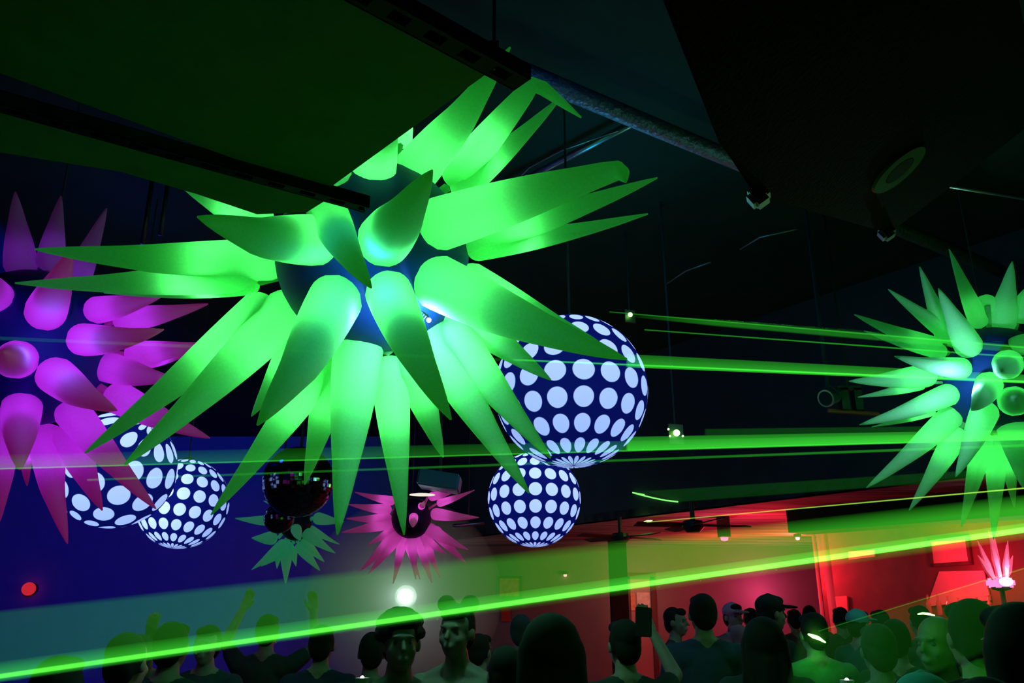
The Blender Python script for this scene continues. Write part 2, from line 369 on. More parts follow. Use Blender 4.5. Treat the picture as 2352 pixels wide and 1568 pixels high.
# ------------------------------------------------------------------ dotted balls
def dotball(label, cx, cyy, rpx, depth, yaw, tilt, roll, ncol, nrow, lamp_off, power, dim=1):
    rad = rpx/(F/depth); C = P(cx, cyy, depth)
    st = empty('dotted_ball', C, label, 'inflatable ball', 'polka dot balls hanging over the crowd')
    m = bpy.data.materials.new('polka_nylon'); m.use_nodes = True; nt = m.node_tree; nt.nodes.clear()
    N = nt.nodes.new; Lk = nt.links.new
    out = N('ShaderNodeOutputMaterial'); tc = N('ShaderNodeTexCoord'); sx = N('ShaderNodeSeparateXYZ'); Lk(tc.outputs['Object'], sx.inputs[0])
    def mth(op, a, b=None):
        n = N('ShaderNodeMath'); n.operation = op
        for i, v in enumerate((a, b)):
            if v is None: continue
            if isinstance(v, (int, float)): n.inputs[i].default_value = v
            else: Lk(v, n.inputs[i])
        return n.outputs[0]
    lon = mth('DIVIDE', mth('ARCTAN2', sx.outputs[1], sx.outputs[0]), 2*PI)
    lat = mth('DIVIDE', mth('ARCSINE', mth('MAXIMUM', mth('MINIMUM', mth('DIVIDE', sx.outputs[2], rad), 1), -1)), PI)
    u = mth('SUBTRACT', mth('FRACT', mth('MULTIPLY', mth('ADD', lon, 1), ncol)), .5)
    v = mth('SUBTRACT', mth('FRACT', mth('MULTIPLY', mth('ADD', lat, .5), nrow)), .5)
    d = mth('SQRT', mth('ADD', mth('POWER', u, 2), mth('POWER', v, 2)))
    f = N('ShaderNodeMapRange'); f.inputs['From Min'].default_value = .375; f.inputs['From Max'].default_value = .40
    f.inputs['To Min'].default_value = 1; f.inputs['To Max'].default_value = 0; Lk(d, f.inputs['Value'])
    tr = N('ShaderNodeBsdfTranslucent'); tr.inputs[0].default_value = (.9, .92, .95, 1)
    df = N('ShaderNodeBsdfDiffuse'); df.inputs[0].default_value = (.01, .014, .06, 1)
    tr2 = N('ShaderNodeBsdfTranslucent'); tr2.inputs[0].default_value = (.004, .006, .08, 1)
    ad = N('ShaderNodeAddShader'); Lk(df.outputs[0], ad.inputs[0]); Lk(tr2.outputs[0], ad.inputs[1])
    mx = N('ShaderNodeMixShader'); Lk(f.outputs[0], mx.inputs[0]); Lk(ad.outputs[0], mx.inputs[1]); Lk(tr.outputs[0], mx.inputs[2])
    Lk(mx.outputs[0], out.inputs[0])
    bm = bmesh.new(); bmesh.ops.create_uvsphere(bm, u_segments=48, v_segments=32, radius=rad)
    for v_ in bm.verts:                # gores pull in a little at the seams
        a = math.atan2(v_.co.y, v_.co.x); k = 1 - .006*abs(math.sin(a*ncol/2)); v_.co.x *= k; v_.co.y *= k
    b = from_bm('skin', bm, m, st, True); b.rotation_euler = (R(tilt), R(roll), R(yaw))
    bm = bmesh.new(); b_lathe(bm, [(.05, rad*.97), (.05, rad*1.03), (.02, rad*1.06)], 12); from_bm('collar', bm, M['metal'], st)
    bm = bmesh.new(); b_tube(bm, [Vector((0, 0, rad*1.02)), Vector((0, 0, CEILZ-C.z))], .008, 6); from_bm('cord', bm, M['cord'], st)
    lamp('ball_lamp', 'POINT', Vector((lamp_off[0]*rad, lamp_off[1]*rad, lamp_off[2]*rad)), (.36, .52, 1), power*.27, .05, parent=st)
    return st
dotball('large polka dot ball, the upper of the touching pair right of the star', 1311, 897, 176, 5.4, 5, -6, 0, 18, 9.6, (0, -.1, .1), 40)
dotball('polka dot ball hanging just below the largest one', 1227, 1146, 107, 8.4, 0, -5, 0, 18, 9, (0, -.1, .15), 42)
dotball('tilted polka dot ball behind the magenta spikes at the left', 267, 1078, 132, 6.9, 20, 25, 30, 14, 7, (0, -.1, .1), 44)
dotball('polka dot ball low at the left, with dimmed top rows', 421, 1156, 101, 8.8, 0, -8, 4, 18, 9, (-.1, -.3, .05), 40)

# ------------------------------------------------------------------ mirror balls
def mirrorball(label, cx, cyy, rpx, depth, nu):
    rad = rpx/(F/depth); C = P(cx, cyy, depth)
    st = empty('mirror_ball', C, label, 'mirror ball', 'mirror balls')
    bm = bmesh.new(); bmesh.ops.create_uvsphere(bm, u_segments=24, v_segments=16, radius=rad*.985); from_bm('core', bm, M['black'], st, True)
    bm = bmesh.new(); nv = nu//2
    for j in range(nv):
        la = PI*(j+.5)/nv - PI/2; cnt = max(3, int(nu*math.cos(la)))
        for i in range(cnt):
            lo = 2*PI*i/cnt; nrm = Vector((math.cos(la)*math.cos(lo), math.cos(la)*math.sin(lo), math.sin(la)))
            nrm = (nrm + Vector([random.uniform(-.02, .02) for _ in range(3)])).normalized()
            q = frame_to(nrm); h = rad*PI/nv*.46
            vs = [bm.verts.new(nrm*rad + q @ Vector((sx*h, sy*h, 0))) for sx, sy in ((-1,-1),(1,-1),(1,1),(-1,1))]
            bm.faces.new(vs)
    me = bpy.data.meshes.new('mirror_tiles'); bm.to_mesh(me); bm.free()
    o = link('mirror_tiles', me, M['chrome'], st); o['kind'] = 'stuff'
    bm = bmesh.new(); b_tube(bm, [Vector((0, 0, rad)), Vector((0, 0, CEILZ-C.z))], .01, 6); from_bm('cord', bm, M['cord'], st)
mirrorball('large dark mirror ball with a few blue and red glints', 685, 1106, 80, 7.6, 60)
mirrorball('small dark mirror ball in front of the teal star', 641, 1190, 34, 8.2, 40)

# ------------------------------------------------------------------ overhead panel with slotted rails
PZ = 2.8
pc = [onz(*q, PZ) for q in ((745,440),(1128,160),(560,-260),(-260,100),(330,328))]
e_dir = (onz(1110,175,PZ)-onz(745,440,PZ)).normalized(); r_dir = Vector((e_dir.y, -e_dir.x, 0))
if r_dir.y < 0: r_dir = -r_dir
r_dir = -r_dir if r_dir.x < 0 else r_dir         # along the rails, away from the camera and to the right
A0 = onz(745,440,PZ); A1 = onz(1128,162,PZ)
st = empty('overhead_board', (A0+A1)/2 - r_dir, 'dark board hung overhead at the upper left on two slotted rails', 'panel')
def rel(o_, p): return p - o_.location
bm = bmesh.new(); b_prism(bm, [rel(st, q) for q in (A0, A1, A1 - r_dir*2.6, A0 - r_dir*2.6)], Vector((0, 0, .03))); from_bm('board', bm, M['panelm'], st)
bm = bmesh.new()
lowq = [onz(*q, PZ+.03) for q in ((745,462),(705,487),(590,492),(450,445),(280,395),(-120,330),(-260,200),(330,325))]
b_prism(bm, [rel(st, q) for q in lowq], Vector((0, 0, .03))); from_bm('lower_board', bm, M['panelm'], st)
def rail(a_px, b_px, wid):
    a, b = onz(*a_px, PZ-.03), onz(*b_px, PZ-.03)
    d = (b-a).normalized(); a = a - d*.5; ln = (b-a).length; sd = Vector((-d.y, d.x, 0))
    bm = bmesh.new(); q = Matrix((d, sd, Vector((0, 0, 1)))).transposed()
    def bx(u0, u1, v0, v1, z0, z1): b_box(bm, rel(st, a) + q @ Vector(((u0+u1)/2, (v0+v1)/2, (z0+z1)/2)), (u1-u0, v1-v0, z1-z0), q)
    W = wid
    bx(0, ln, -W/2, -W/2+.25*W, 0, .004); bx(0, ln, W/2-.25*W, W/2, 0, .004)
    step = .085; u = 0
    while u < ln: bx(u, min(u+step*.5, ln), -W/4, W/4, 0, .004); u += step
    bx(0, ln, -W/2, -W/2+.004, 0, .035); bx(0, ln, W/2-.004, W/2, 0, .035)
    o = from_bm('rail', bm, M['metal'], st)
    bm = bmesh.new(); b_box(bm, rel(st, a) + q @ Vector((ln/2, 0, .033)), (ln, W, .003), q); from_bm('rail_back', bm, M['black'], o)
    return a, b, q
a1, b1, q1 = rail((840,0),(1200,195), .055)
a2, b2, q2 = rail((330,340),(842,482), .04)
for b_, d_ in ((b1, .08), (b2, .12)):
    bm = bmesh.new(); h = b_ - q1 @ Vector((d_, 0, 0)); b_tube(bm, [rel(st, h), rel(st, Vector((h.x, h.y, CEILZ)))], .004, 6); from_bm('hanger_rod', bm, M['steel'], st)
    bm = bmesh.new(); b_box(bm, rel(st, h)+Vector((0, 0, .05)), (.02, .02, .03)); from_bm('nut', bm, M['steel'], st)

# ------------------------------------------------------------------ big speaker at the upper right
nrm_c = Vector((.50, -.75, .43)).normalized()
X_, Y_, Z_ = Vector((1, 0, 0)), Vector((0, -sP, cP)), Vector((0, -cP, -sP))     # camera axes in the world
SN = X_*nrm_c.x + Y_*nrm_c.y + Z_*nrm_c.z
S0 = P(2065, 390, 2.4)
def onS(px, py, off=0): r = ray(px, py); q = S0 + SN*off; return CAM + r*((q-CAM).dot(SN)/r.dot(SN))
st = empty('hanging_speaker', onS(1900, 300) - SN*.3, 'big black speaker cabinet hung at the upper right, seen from below', 'speaker')
poly = [onS(1490,-80), onS(1650,325), onS(1738,458), onS(2040,540), onS(2182,430), onS(2400,262), onS(2330,-120)]
bm = bmesh.new(); pc_ = sum(poly, Vector())/len(poly)
fa = [bm.verts.new(rel(st, q)) for q in poly]; fb = [bm.verts.new(rel(st, pc_ + (q-pc_)*.62 - SN*.4)) for q in poly]
bm.faces.new(fa[::-1]); bm.faces.new(fb)
for k in range(len(fa)): bm.faces.new((fa[k], fa[(k+1) % len(fa)], fb[(k+1) % len(fb)], fb[k]))
bmesh.ops.bevel(bm, geom=list(bm.edges), offset=.012, segments=2, affect='EDGES'); from_bm('cabinet', bm, M['speaker'], st)
sf = frame_to(SN)
bm = bmesh.new()
mt = Matrix.Translation(rel(st, onS(2065, 390, .004))) @ sf.to_4x4()
b_lathe(bm, [(.048, -.03), (.048, .004), (.088, .004), (.092, -.004), (.092, -.03)], 40, mt)
bm.faces.ensure_lookup_table(); from_bm('socket_ring', bm, mat('grey_plastic', (.16, .2, .14), .6), st)
bm = bmesh.new(); b_lathe(bm, [(.001, .0045), (.046, .0045), (.046, -.02), (.001, -.02)], 32, mt); from_bm('socket_hole', bm, M['black'], st)
for (cpx, cpy, ax_) in ((1742, 452, 1), (2036, 534, 1)):
    bm = bmesh.new(); b_box(bm, rel(st, onS(cpx, cpy, 0)), (.05, .05, .05), sf)
    bmesh.ops.bevel(bm, geom=list(bm.edges), offset=.01, segments=2, affect='EDGES'); from_bm('corner_guard', bm, M['steel'], st)
for (u, v) in ((1600, 60), (2290, 60)):
    h = pc_ + (onS(u, v)-pc_)*.5 - SN*.38; bm = bmesh.new(); b_tube(bm, [rel(st, h), rel(st, Vector((h.x, h.y, CEILZ)))], .006, 6); from_bm('chain', bm, M['steel'], st)

# ------------------------------------------------------------------ ceiling services
def tube_thing(name, label, cat, pts, rad, m, n=10, group=None):
    c = sum(pts, Vector())/len(pts); bm = bmesh.new(); b_tube(bm, [p-c for p in pts], rad, n)
    o = from_bm(name, bm, m, None, True); o.location = c; return tag(o, label, cat, group)
tube_thing('foil_duct', 'crinkled foil-wrapped duct running diagonally under the dark ceiling', 'duct',
           [onz(900, 40, 4.9).lerp(onz(2352, 645, 4.9), t/30)*1.0 for t in range(-2, 29)], .065, M['foil'], 14)
tube_thing('pipe', 'thin pipe right of the big speaker, catching green light', 'pipe', [onz(2100, 415, 4.6), onz(2420, 466, 4.6)], .014, M['steel'])
tube_thing('conduit', 'pale conduit on the ceiling above the two touching balls', 'pipe', [onz(1180, 425, 5.3), onz(1450, 285, 5.3)], .03, M['steel'])
def sagpts(a, b, s, n=14): return [a.lerp(b, t/n) + Vector((0, 0, -s*math.sin(PI*t/n))) for t in range(n+1)]
tube_thing('cable', 'thin cable looping up behind the star beside the conduit', 'cable', [onz(1180,420,5.0), onz(1215,385,5.0), onz(1290,345,5.0), onz(1420,300,5.0)], .006, M['steel'], 6)
tube_thing('cable', 'thin cable curving below the big speaker', 'cable', [onz(1700,572,4.9), onz(1745,545,4.9), onz(1830,526,4.9)], .008, M['steel'], 6)
tube_thing('cable', 'thin cable arching in the dark above the small green dot', 'cable', [onz(1530,652,4.9), onz(1575,622,4.9), onz(1632,602,4.9)], .008, M['steel'], 6)
for (px, py, lab) in ((335, 500, 'left of two dark rods hanging in the blue light'), (376, 480, 'right of two dark rods hanging in the blue light')):
    a = onY(px+6, py-70, 6.4); a.z = CEILZ; b = onY(px-8, py+60, 6.4); a.x = b.x; a.y = b.y
    tube_thing('hanging_rod', lab, 'rod', [a, b], .02, M['metal'], 8)

# ------------------------------------------------------------------ stage fixtures
def par_light(label, px, py, d, size, aimto, lensm, body_m=None, rodpx=None):
    C = P(px, py, d); st = empty('stage_light', C, label, 'stage light')
    q = frame_to(Vector(aimto)).to_4x4()
    bm = bmesh.new(); s = size
    b_lathe(bm, [(.35*s, -.9*s), (.48*s, -.6*s), (.5*s, .3*s), (.56*s, .36*s), (.56*s, .46*s), (.5*s, .46*s)], 20, q); from_bm('housing', bm, body_m or M['metal'], st, False)
    bm = bmesh.new(); b_lathe(bm, [(.001, .47*s), (.46*s, .47*s), (.46*s, .44*s), (.001, .44*s)], 20, q); from_bm('lens', bm, lensm, st)
    bm = bmesh.new(); b_tube(bm, [q @ Vector((.62*s*math.cos(a), .0, 0)) + Vector((0, 0, .7*s*abs(math.sin(a)))) for a in [PI*k/8 for k in range(9)]], .05*s, 6); from_bm('yoke', bm, M['metal'], st)
    bm = bmesh.new(); b_tube(bm, [Vector((0, 0, .65*s)), Vector((0, 0, CEILZ-C.z if C.x < bulkx(C.y) else LOWZ-C.z))], .02, 6); from_bm('pipe', bm, M['metal'], st)
    return st
st = empty('projector', P(1010, 1106, 8.6), 'blue-grey hanging projector box above the small magenta star', 'projector')
q = (Matrix.Rotation(R(-14), 3, 'Y') @ Matrix.Rotation(R(20), 3, 'Z'))
q = Matrix.Rotation(R(9), 3, 'Y')
bm = bmesh.new(); b_box(bm, (0, 0, 0), (.44, .4, .17), q); bmesh.ops.bevel(bm, geom=list(bm.edges), offset=.02, segments=2, affect='EDGES'); from_bm('housing', bm, mat('grey_blue_case', (.12, .22, .3), .5), st)
bm = bmesh.new(); b_lathe(bm, [(.001, 0), (.06, .006), (.1, .02), (.105, .03)], 20, Matrix.Translation((-.17, -.1, -.135)) @ Matrix.Rotation(PI, 4, 'X') @ Matrix.Diagonal((1.3, 1, .6, 1)))
from_bm('lens', bm, emis('warm_white_lens', (1, .95, .8), .9), st)
bm = bmesh.new(); b_tube(bm, [Vector((0, 0, .08)), Vector((0, 0, CEILZ-st.location.z))], .02, 6); from_bm('pipe', bm, M['metal'], st)
o = tube_thing('rail', 'short pale rail left of the lower polka dot ball', 'rail', [P(1040,1208,9.5), P(1112,1200,9.5)], .022, M['steel'])
bm = bmesh.new(); b_tube(bm, [Vector((0, 0, 0)), Vector((0, 0, CEILZ-o.location.z))], .006, 6); from_bm('cord', bm, M['cord'], o)
par_light('metal stage light hanging left of the right-hand star', 1905, 912, 7.2, .14, (-.7, -.5, -.3), M['black'], mat('brushed_steel', (.5, .55, .55), .3, .9))
st = empty('clamp', P(1950, 918, 7.3), 'dark clamp block beside the metal stage light', 'clamp')
bm = bmesh.new(); b_box(bm, (-.05, 0, 0), (.07, .1, .2)); b_box(bm, (.07, 0, 0), (.07, .1, .2)); b_box(bm, (0, 0, .1), (.22, .1, .04)); from_bm('jaw', bm, M['metal'], st)
bm = bmesh.new(); b_tube(bm, [(-.2, 0, -.1), (.25, 0, -.13)], .02, 8); from_bm('bar', bm, mat('red_bar', (.6, .08, .05), .5), st)
bm = bmesh.new(); b_tube(bm, [Vector((0, 0, .1)), Vector((0, 0, CEILZ-st.location.z))], .015, 6); from_bm('rod', bm, M['metal'], st)
# scanner mirrors hit by the beams
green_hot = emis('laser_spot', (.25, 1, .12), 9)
def scanner(label, px, py, d, s=.05):
    C = P(px, py, d); st = empty('laser_mirror', C, label, 'laser mirror')
    bm = bmesh.new(); b_box(bm, (0, .03, 0), (s*2, .03, s*2.4), Matrix.Rotation(.3, 3, 'Z')); from_bm('bracket', bm, M['metal'], st)
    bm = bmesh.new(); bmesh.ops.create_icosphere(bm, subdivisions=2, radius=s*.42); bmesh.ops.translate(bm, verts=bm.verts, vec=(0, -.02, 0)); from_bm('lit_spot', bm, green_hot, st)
    bm = bmesh.new(); b_tube(bm, [Vector((0, .04, s)), Vector((0, .04, CEILZ-C.z if C.x < bulkx(C.y) else LOWZ-C.z))], .01, 6); from_bm('rod', bm, M['metal'], st)
    return st
scanner('small mirror bright green where a beam hits, right of the upper ball', 1447, 724, 8, .055)
s_ = scanner('mirror cluster glittering green right of the big polka dot ball', 1553, 995, 7, .07)
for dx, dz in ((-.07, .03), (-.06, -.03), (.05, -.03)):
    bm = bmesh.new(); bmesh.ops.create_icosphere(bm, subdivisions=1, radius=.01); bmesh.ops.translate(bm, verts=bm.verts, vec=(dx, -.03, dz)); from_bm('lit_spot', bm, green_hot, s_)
# laser trace drawn on the bulkhead
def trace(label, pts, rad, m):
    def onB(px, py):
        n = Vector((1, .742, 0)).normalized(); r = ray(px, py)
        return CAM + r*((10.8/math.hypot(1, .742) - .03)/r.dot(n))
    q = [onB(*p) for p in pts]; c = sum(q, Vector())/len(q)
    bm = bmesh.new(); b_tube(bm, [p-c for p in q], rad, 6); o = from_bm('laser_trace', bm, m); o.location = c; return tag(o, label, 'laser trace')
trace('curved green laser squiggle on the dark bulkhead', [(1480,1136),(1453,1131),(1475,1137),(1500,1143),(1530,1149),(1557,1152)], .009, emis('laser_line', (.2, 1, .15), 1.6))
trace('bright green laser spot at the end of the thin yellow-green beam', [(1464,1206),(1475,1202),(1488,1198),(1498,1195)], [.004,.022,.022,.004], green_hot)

# white spotlight
C = onY(930, 1369, 13.0); st = empty('spotlight', C, 'glaring white spotlight above the heads, centre left', 'spotlight')
bm = bmesh.new(); bmesh.ops.create_uvsphere(bm, u_segments=20, v_segments=12, radius=.105); from_bm('bulb', bm, emis('white_glare', (.85, 1, .92), 30), st, True)
bm = bmesh.new(); b_lathe(bm, [(.08, .32), (.15, .26), (.17, .1), (.16, .1)], 20, Matrix.Rotation(-PI/2, 4, 'X')); from_bm('housing', bm, M['metal'], st)
bm = bmesh.new(); b_tube(bm, [Vector((0, .25, 0)), Vector((0, .25, -C.z))], .03, 8); from_bm('stand', bm, M['metal'], st)
lamp('spot_lamp', 'POINT', (0, -.22, 0), (.6, 1, .8), 8, .05, parent=st)
lamp('spot_lamp', 'POINT', (0.1, 3.6, 0.3), (.3, 1, .8), 3, .05, parent=st)  # added lamp near the back wall, makes the pool of light there
# drifting smoke lit by that spotlight
hz = bpy.data.materials.new('smoke'); hz.use_nodes = True; nt = hz.node_tree; nt.nodes.clear()
o_ = nt.nodes.new('ShaderNodeOutputMaterial'); vs = nt.nodes.new('ShaderNodeVolumeScatter'); vs.inputs['Density'].default_value = .3; vs.inputs['Anisotropy'].default_value = .3
nt.links.new(vs.outputs[0], o_.inputs['Volume'])
bm = bmesh.new(); bmesh.ops.create_icosphere(bm, subdivisions=3, radius=1.5); o = from_bm('smoke_puff', bm, hz); o.location = C
tag(o, 'thin smoke glowing around the white spotlight', 'smoke', kind='stuff')

# ------------------------------------------------------------------ lasers: thin sheets and beams of lit haze from one projector at the right
LD = 4.2; LS = P(4186, 955, LD)
st = empty('laser_projector', LS, 'black laser projector box clamped out of frame on the right', 'laser projector')
bm = bmesh.new(); b_box(bm, (.22, .05, 0), (.4, .3, .18)); bmesh.ops.bevel(bm, geom=list(bm.edges), offset=.01, segments=1, affect='EDGES'); from_bm('housing', bm, M['black'], st)
bm = bmesh.new(); b_tube(bm, [Vector((.25, .05, .09)), Vector((.25, .05, CEILZ-LS.z))], .02, 8); from_bm('pipe', bm, M['metal'], st)
bm = bmesh.new(); b_lathe(bm, [(.001, 0), (.03, 0), (.03, .02), (.001, .02)], 16, Matrix.Rotation(-PI/2, 4, 'Y')); from_bm('aperture', bm, M['chrome'], st)
LG = 'green laser light in haze'
def sheet(label, up, lo, d, L_, col=(.06, 1, .05), t=.03, t_up=None, src=None, sf=3.0):
    """wedge of lit haze from the projector to the far edge up..lo; t_up/t = thickness at upper / lower edge"""
    S = src if src is not None else LS
    U, W = P(*up, d), P(*lo, d)
    n = (U-S).cross(W-S).normalized()
    tu = t if t_up is None else t_up
    s0 = S.lerp(U, .012); s1 = S.lerp(W, .012)
    bm = bmesh.new()
    v = []
    for (p, th) in ((s0, tu*sf), (U, tu), (W, t), (s1, t*sf)):
        v.append((bm.verts.new(p + n*th/2 - S), bm.verts.new(p - n*th/2 - S)))
    bm.faces.new([a[0] for a in v]); bm.faces.new([a[1] for a in v][::-1])
    for k in range(4):
        a, b = v[k], v[(k+1) % 4]; bm.faces.new((a[0], a[1], b[1], b[0]))
    o = from_bm('laser_sheet', bm, volmat('laser_haze', col, L_/t)); o.location = S
    return tag(o, label, 'laser beam')
def beam(label, a_px, d, L_, wpx, col=(.06, 1, .05), src=None, parent=None, sf=2.4):
    S = src if src is not None else LS; A = P(*a_px, d); rad = wpx/2/(F/d)
    bm = bmesh.new(); b_tube(bm, [S.lerp(A, .01) - S, A - S], [rad*sf, rad*.8], 8)
    if parent: return from_bm('bright_edge', bm, volmat('laser_haze', col, L_/(2*rad)), parent)
    o = from_bm('laser_beam', bm, volmat('laser_haze', col, L_/(2*rad))); o.location = S
    return tag(o, label, 'laser beam')
DL = 1.75
# slowly widening sheet over the crowd with its bright lower edge
def edge_glow(parent, up, lo, d, L_, t=.03, sf=1.5, col=(.06, 1, .05)):
    o = sheet('', up, lo, d, L_, col, t, .001, sf=sf)
    for k in ('label', 'category'):
        if k in o: del o[k]
    o.parent = parent; o.location = (0, 0, 0); o.name = 'edge_glow'
o = sheet('broad pale green laser sheet across the whole picture above the crowd', (-60,1411), (-60,1566), DL, .045, t=.03, sf=14, col=(.08, 1, .04))
edge_glow(o, (-60,1527), (-60,1570), DL, .42, sf=2)
beam('', (-60,1561), DL, .9, 15, col=(.14, 1, .07), parent=o)
o = sheet('green laser sheet crossing level through the middle of the picture', (-60,1045), (-60,1077), DL, .08, t=.03, t_up=.002, sf=6)
beam('', (-60,1078), DL, .35, 5, parent=o)
beam('thin green laser just under the level sheet, over the mirror ball', (200,1102), 2.0, .12, 7)
sheet('strong right part of the level laser sheet beside the big ball', (1440,1003), (1440,1034), 2.9, .42, t=.03, t_up=.010, sf=1.2)
o = sheet('upper green laser sheet from the big ball to the right star', (1440,813), (1440,843), 2.9, .34, t=.03, t_up=.008, sf=1.2)
beam('', (1180,826), 2.7, .5, 5, parent=o)
sheet('faint continuation of the upper laser crossing the big star', (-60,770), (-60,778), DL, .03, t=.03)
sheet('thin green laser sheet starting at the small mirror', (1447,724), (1640,741), 3.4, .09, t=.03, t_up=.012)
beam('thin green laser line, topmost one reaching the right star', (1400,716), 3.2, .2, 3.5)
beam('second thin green laser line under the topmost', (1480,757), 3.2, .22, 4)
sheet('dim green laser sheet rising to the right from the mirror cluster', (1620,985), (1620,1000), 3.4, .03, t=.03, sf=2)
sheet('very faint broad green laser sheet right of the lower ball', (1480,1128), (1560,1152), 3.4, .02, t=.03, sf=2)
beam('thin yellow-green laser beam ending at a spot on the ceiling', (1485,1199), 3.6, .5, 3.2, col=(.5, 1, .08))
# second projector, lower right sheet
S2_ = P(3600, 925, 3.4)
o = sheet('green laser sheet fanning over the heads at the lower right', (1840,1462), (1780,1700), 2.3, .012, t=.02, t_up=.03, src=S2_, sf=1.5)
beam('', (1880,1449), 2.3, .12, 3, src=S2_, parent=o)
S3_ = P(3350, 1010, 3.0)
sheet('short green laser sheet at the lower right corner behind dark heads', (2206,1532), (2250,1700), 2.6, .04, t=.02, src=S3_)

# ------------------------------------------------------------------ bar side
def panel_thing(name, label, cat, quad, th, m, frame=None, group=None):
    """flat rectangular thing given by four corner points, extruded towards the room"""
    c = sum(quad, Vector())/4; n = (quad[1]-quad[0]).cross(quad[3]-quad[0]).normalized()
    if n.dot(CAM-c) < 0: n = -n
    st = empty(name, c, label, cat, group)
    bm = bmesh.new(); b_prism(bm, [q-c for q in quad], n*th); from_bm('panel' if frame else 'sheet', bm, m, st)
    if frame:
        bm = bmesh.new()
        for k in range(4):
            a, b = quad[k]-c, quad[(k+1) % 4]-c; d = (b-a); mid = (a+b)/2; L_ = d.length; d.normalize()
            b_box(bm, mid+n*th*.6, (L_+.05, .05, th*1.6), Matrix((d, n.cross(d), n)).transposed())
        from_bm('frame', bm, frame, st)
    return st
Yb = BACK-.01
def rectY(x0, y0, x1, y1, Y=Yb):
    a = onY(x0, y0, Y); b = onY(x1, y1, Y); return [Vector((a.x, Y, b.z)), Vector((b.x, Y, b.z)), Vector((b.x, Y, a.z)), Vector((a.x, Y, a.z))]
panel_thing('poster', 'orange poster on the far wall right of the spotlight', 'poster', rectY(1145,1325,1196,1372), .02, M['poster'], M['darkwood'])
panel_thing('poster', 'small red notice on the far wall above the dark heads', 'poster', rectY(1151,1395,1173,1427), .02, mat('red_paper', (.7, .08, .06), .8))
# door with notices
dq = rectY(1446,1330,1498,1460)
d0_, d1_ = dq[0], dq[2]
bm = bmesh.new(); b_box(bm, ((d0_.x+d1_.x)/2, Yb-.03, d1_.z/2), (d1_.x-d0_.x, .06, d1_.z)); dr = tag(from_bm('door_1', bm, M['redwall']), kind='structure')
for x in (d0_.x-.05, d1_.x+.05):
    bm = bmesh.new(); b_box(bm, (x, Yb-.05, d1_.z/2), (.09, .1, d1_.z+.1)); from_bm('door_post', bm, M['darkwood'], dr)
bm = bmesh.new(); b_box(bm, ((d0_.x+d1_.x)/2, Yb-.05, d1_.z+.05), (d1_.x-d0_.x+.2, .1, .1)); from_bm('door_head', bm, M['darkwood'], dr)
panel_thing('notice', 'pale printed notice covering the right side of the far door', 'poster', rectY(1462,1360,1494,1408, Yb-.07), .01, M['paper'])
panel_thing('notice', 'narrow pinkish notice on the left side of the far door', 'poster', rectY(1448,1362,1460,1402, Yb-.07), .01, M['poster'])
panel_thing('notice', 'small pale notice low on the far door', 'poster', rectY(1470,1412,1494,1450, Yb-.07), .01, M['paper'])
# dark column between the door and the posters
c0 = onY(1400, 1300, 16.5); c1 = onY(1438, 1300, 16.5)
bm = bmesh.new(); b_box(bm, ((c0.x+c1.x)/2, 16.5, LOWZ/2), (c1.x-c0.x, .3, LOWZ)); b_box(bm, ((c0.x+c1.x)/2, 16.5, .1), (c1.x-c0.x+.08, .38, .2)); tag(from_bm('trim_1', bm, M['ceil']), kind='structure')
# bright red poles
for (t_, b_, rr, lab) in (((1891,1228),(1914,1412), .055, 'bright red vertical pole at the bar, the thicker one'), ((1871,1262),(1888,1405), .025, 'thin dull red pole left of the thick one')):
    a = onY(*b_, 12.5)
    tube_thing('pole', lab, 'pole', [Vector((a.x, a.y, 0)), Vector((a.x, a.y, LOWZ))], rr, mat('pale_pole', (.85, .6, .6), .4), 16)
# ceiling fan shapes, fixtures
def fan(label, px, py, yaw, s=1):
    C = onz(px, py, LOWZ-.32); st = empty('ceiling_fan', C, label, 'ceiling fan', 'ceiling fans over the bar side', yaw)
    bm = bmesh.new(); b_lathe(bm, [(.03, .32), (.03, .1), (.12, .08), (.14, 0), (.08, -.06)], 16); from_bm('motor', bm, M['metal'], st)
    for k in range(4):
        bm = bmesh.new(); q = Matrix.Rotation(k*PI/2, 3, 'Z')
        b_box(bm, q @ Vector((.45*s, 0, .03)), (.62*s, .16, .015), q @ Matrix.Rotation(.2, 3, 'X')); bmesh.ops.bevel(bm, geom=list(bm.edges), offset=.005, segments=1, affect='EDGES'); from_bm('blade', bm, M['darkwood'], st)
fan('ceiling fan left of the hanging box on the red ceiling', 1592, 1211, .2)
fan('ceiling fan on the purple ceiling right of the lower ball', 1425, 1238, .6)
def fixture(label, px, py, w_, h_, lightc, power, Z=LOWZ):
    C = onz(px, py, Z) if Z == LOWZ else onY(px, py, BACK-.05); st = empty('downlight', C, label, 'ceiling light')
    bm = bmesh.new(); b_box(bm, (0, 0, -h_/2), (w_, w_, h_)); bmesh.ops.bevel(bm, geom=list(bm.edges), offset=.01, segments=1, affect='EDGES'); from_bm('housing', bm, M['metal'], st)
    bm = bmesh.new(); b_lathe(bm, [(.001, -h_-.05), (w_*.3, -h_-.04), (w_*.36, -h_)], 16); from_bm('diffuser', bm, emis('pink_glass', lightc, 2.2), st)
    if power: lamp('downlight_lamp', 'POINT', (0, 0, -h_-.14), lightc, power, .04, parent=st)
fixture('dark box light on the red ceiling with pink glow below', 1660, 1186, .16, .30, (1, .12, .28), 8)
fixture('tiny bright pink downlight left of the dark beam end', 1831, 1226, .11, .06, (1, .35, .4), 3)
fixture('tiny pink downlight under the dark beam above the red pole', 1905, 1208, .11, .06, (1, .3, .35), 3)
fixture('tiny pink downlight on the ceiling above the orange poster', 1298, 1312, .10, .06, (1, .25, .25), 0, Z=2.55)
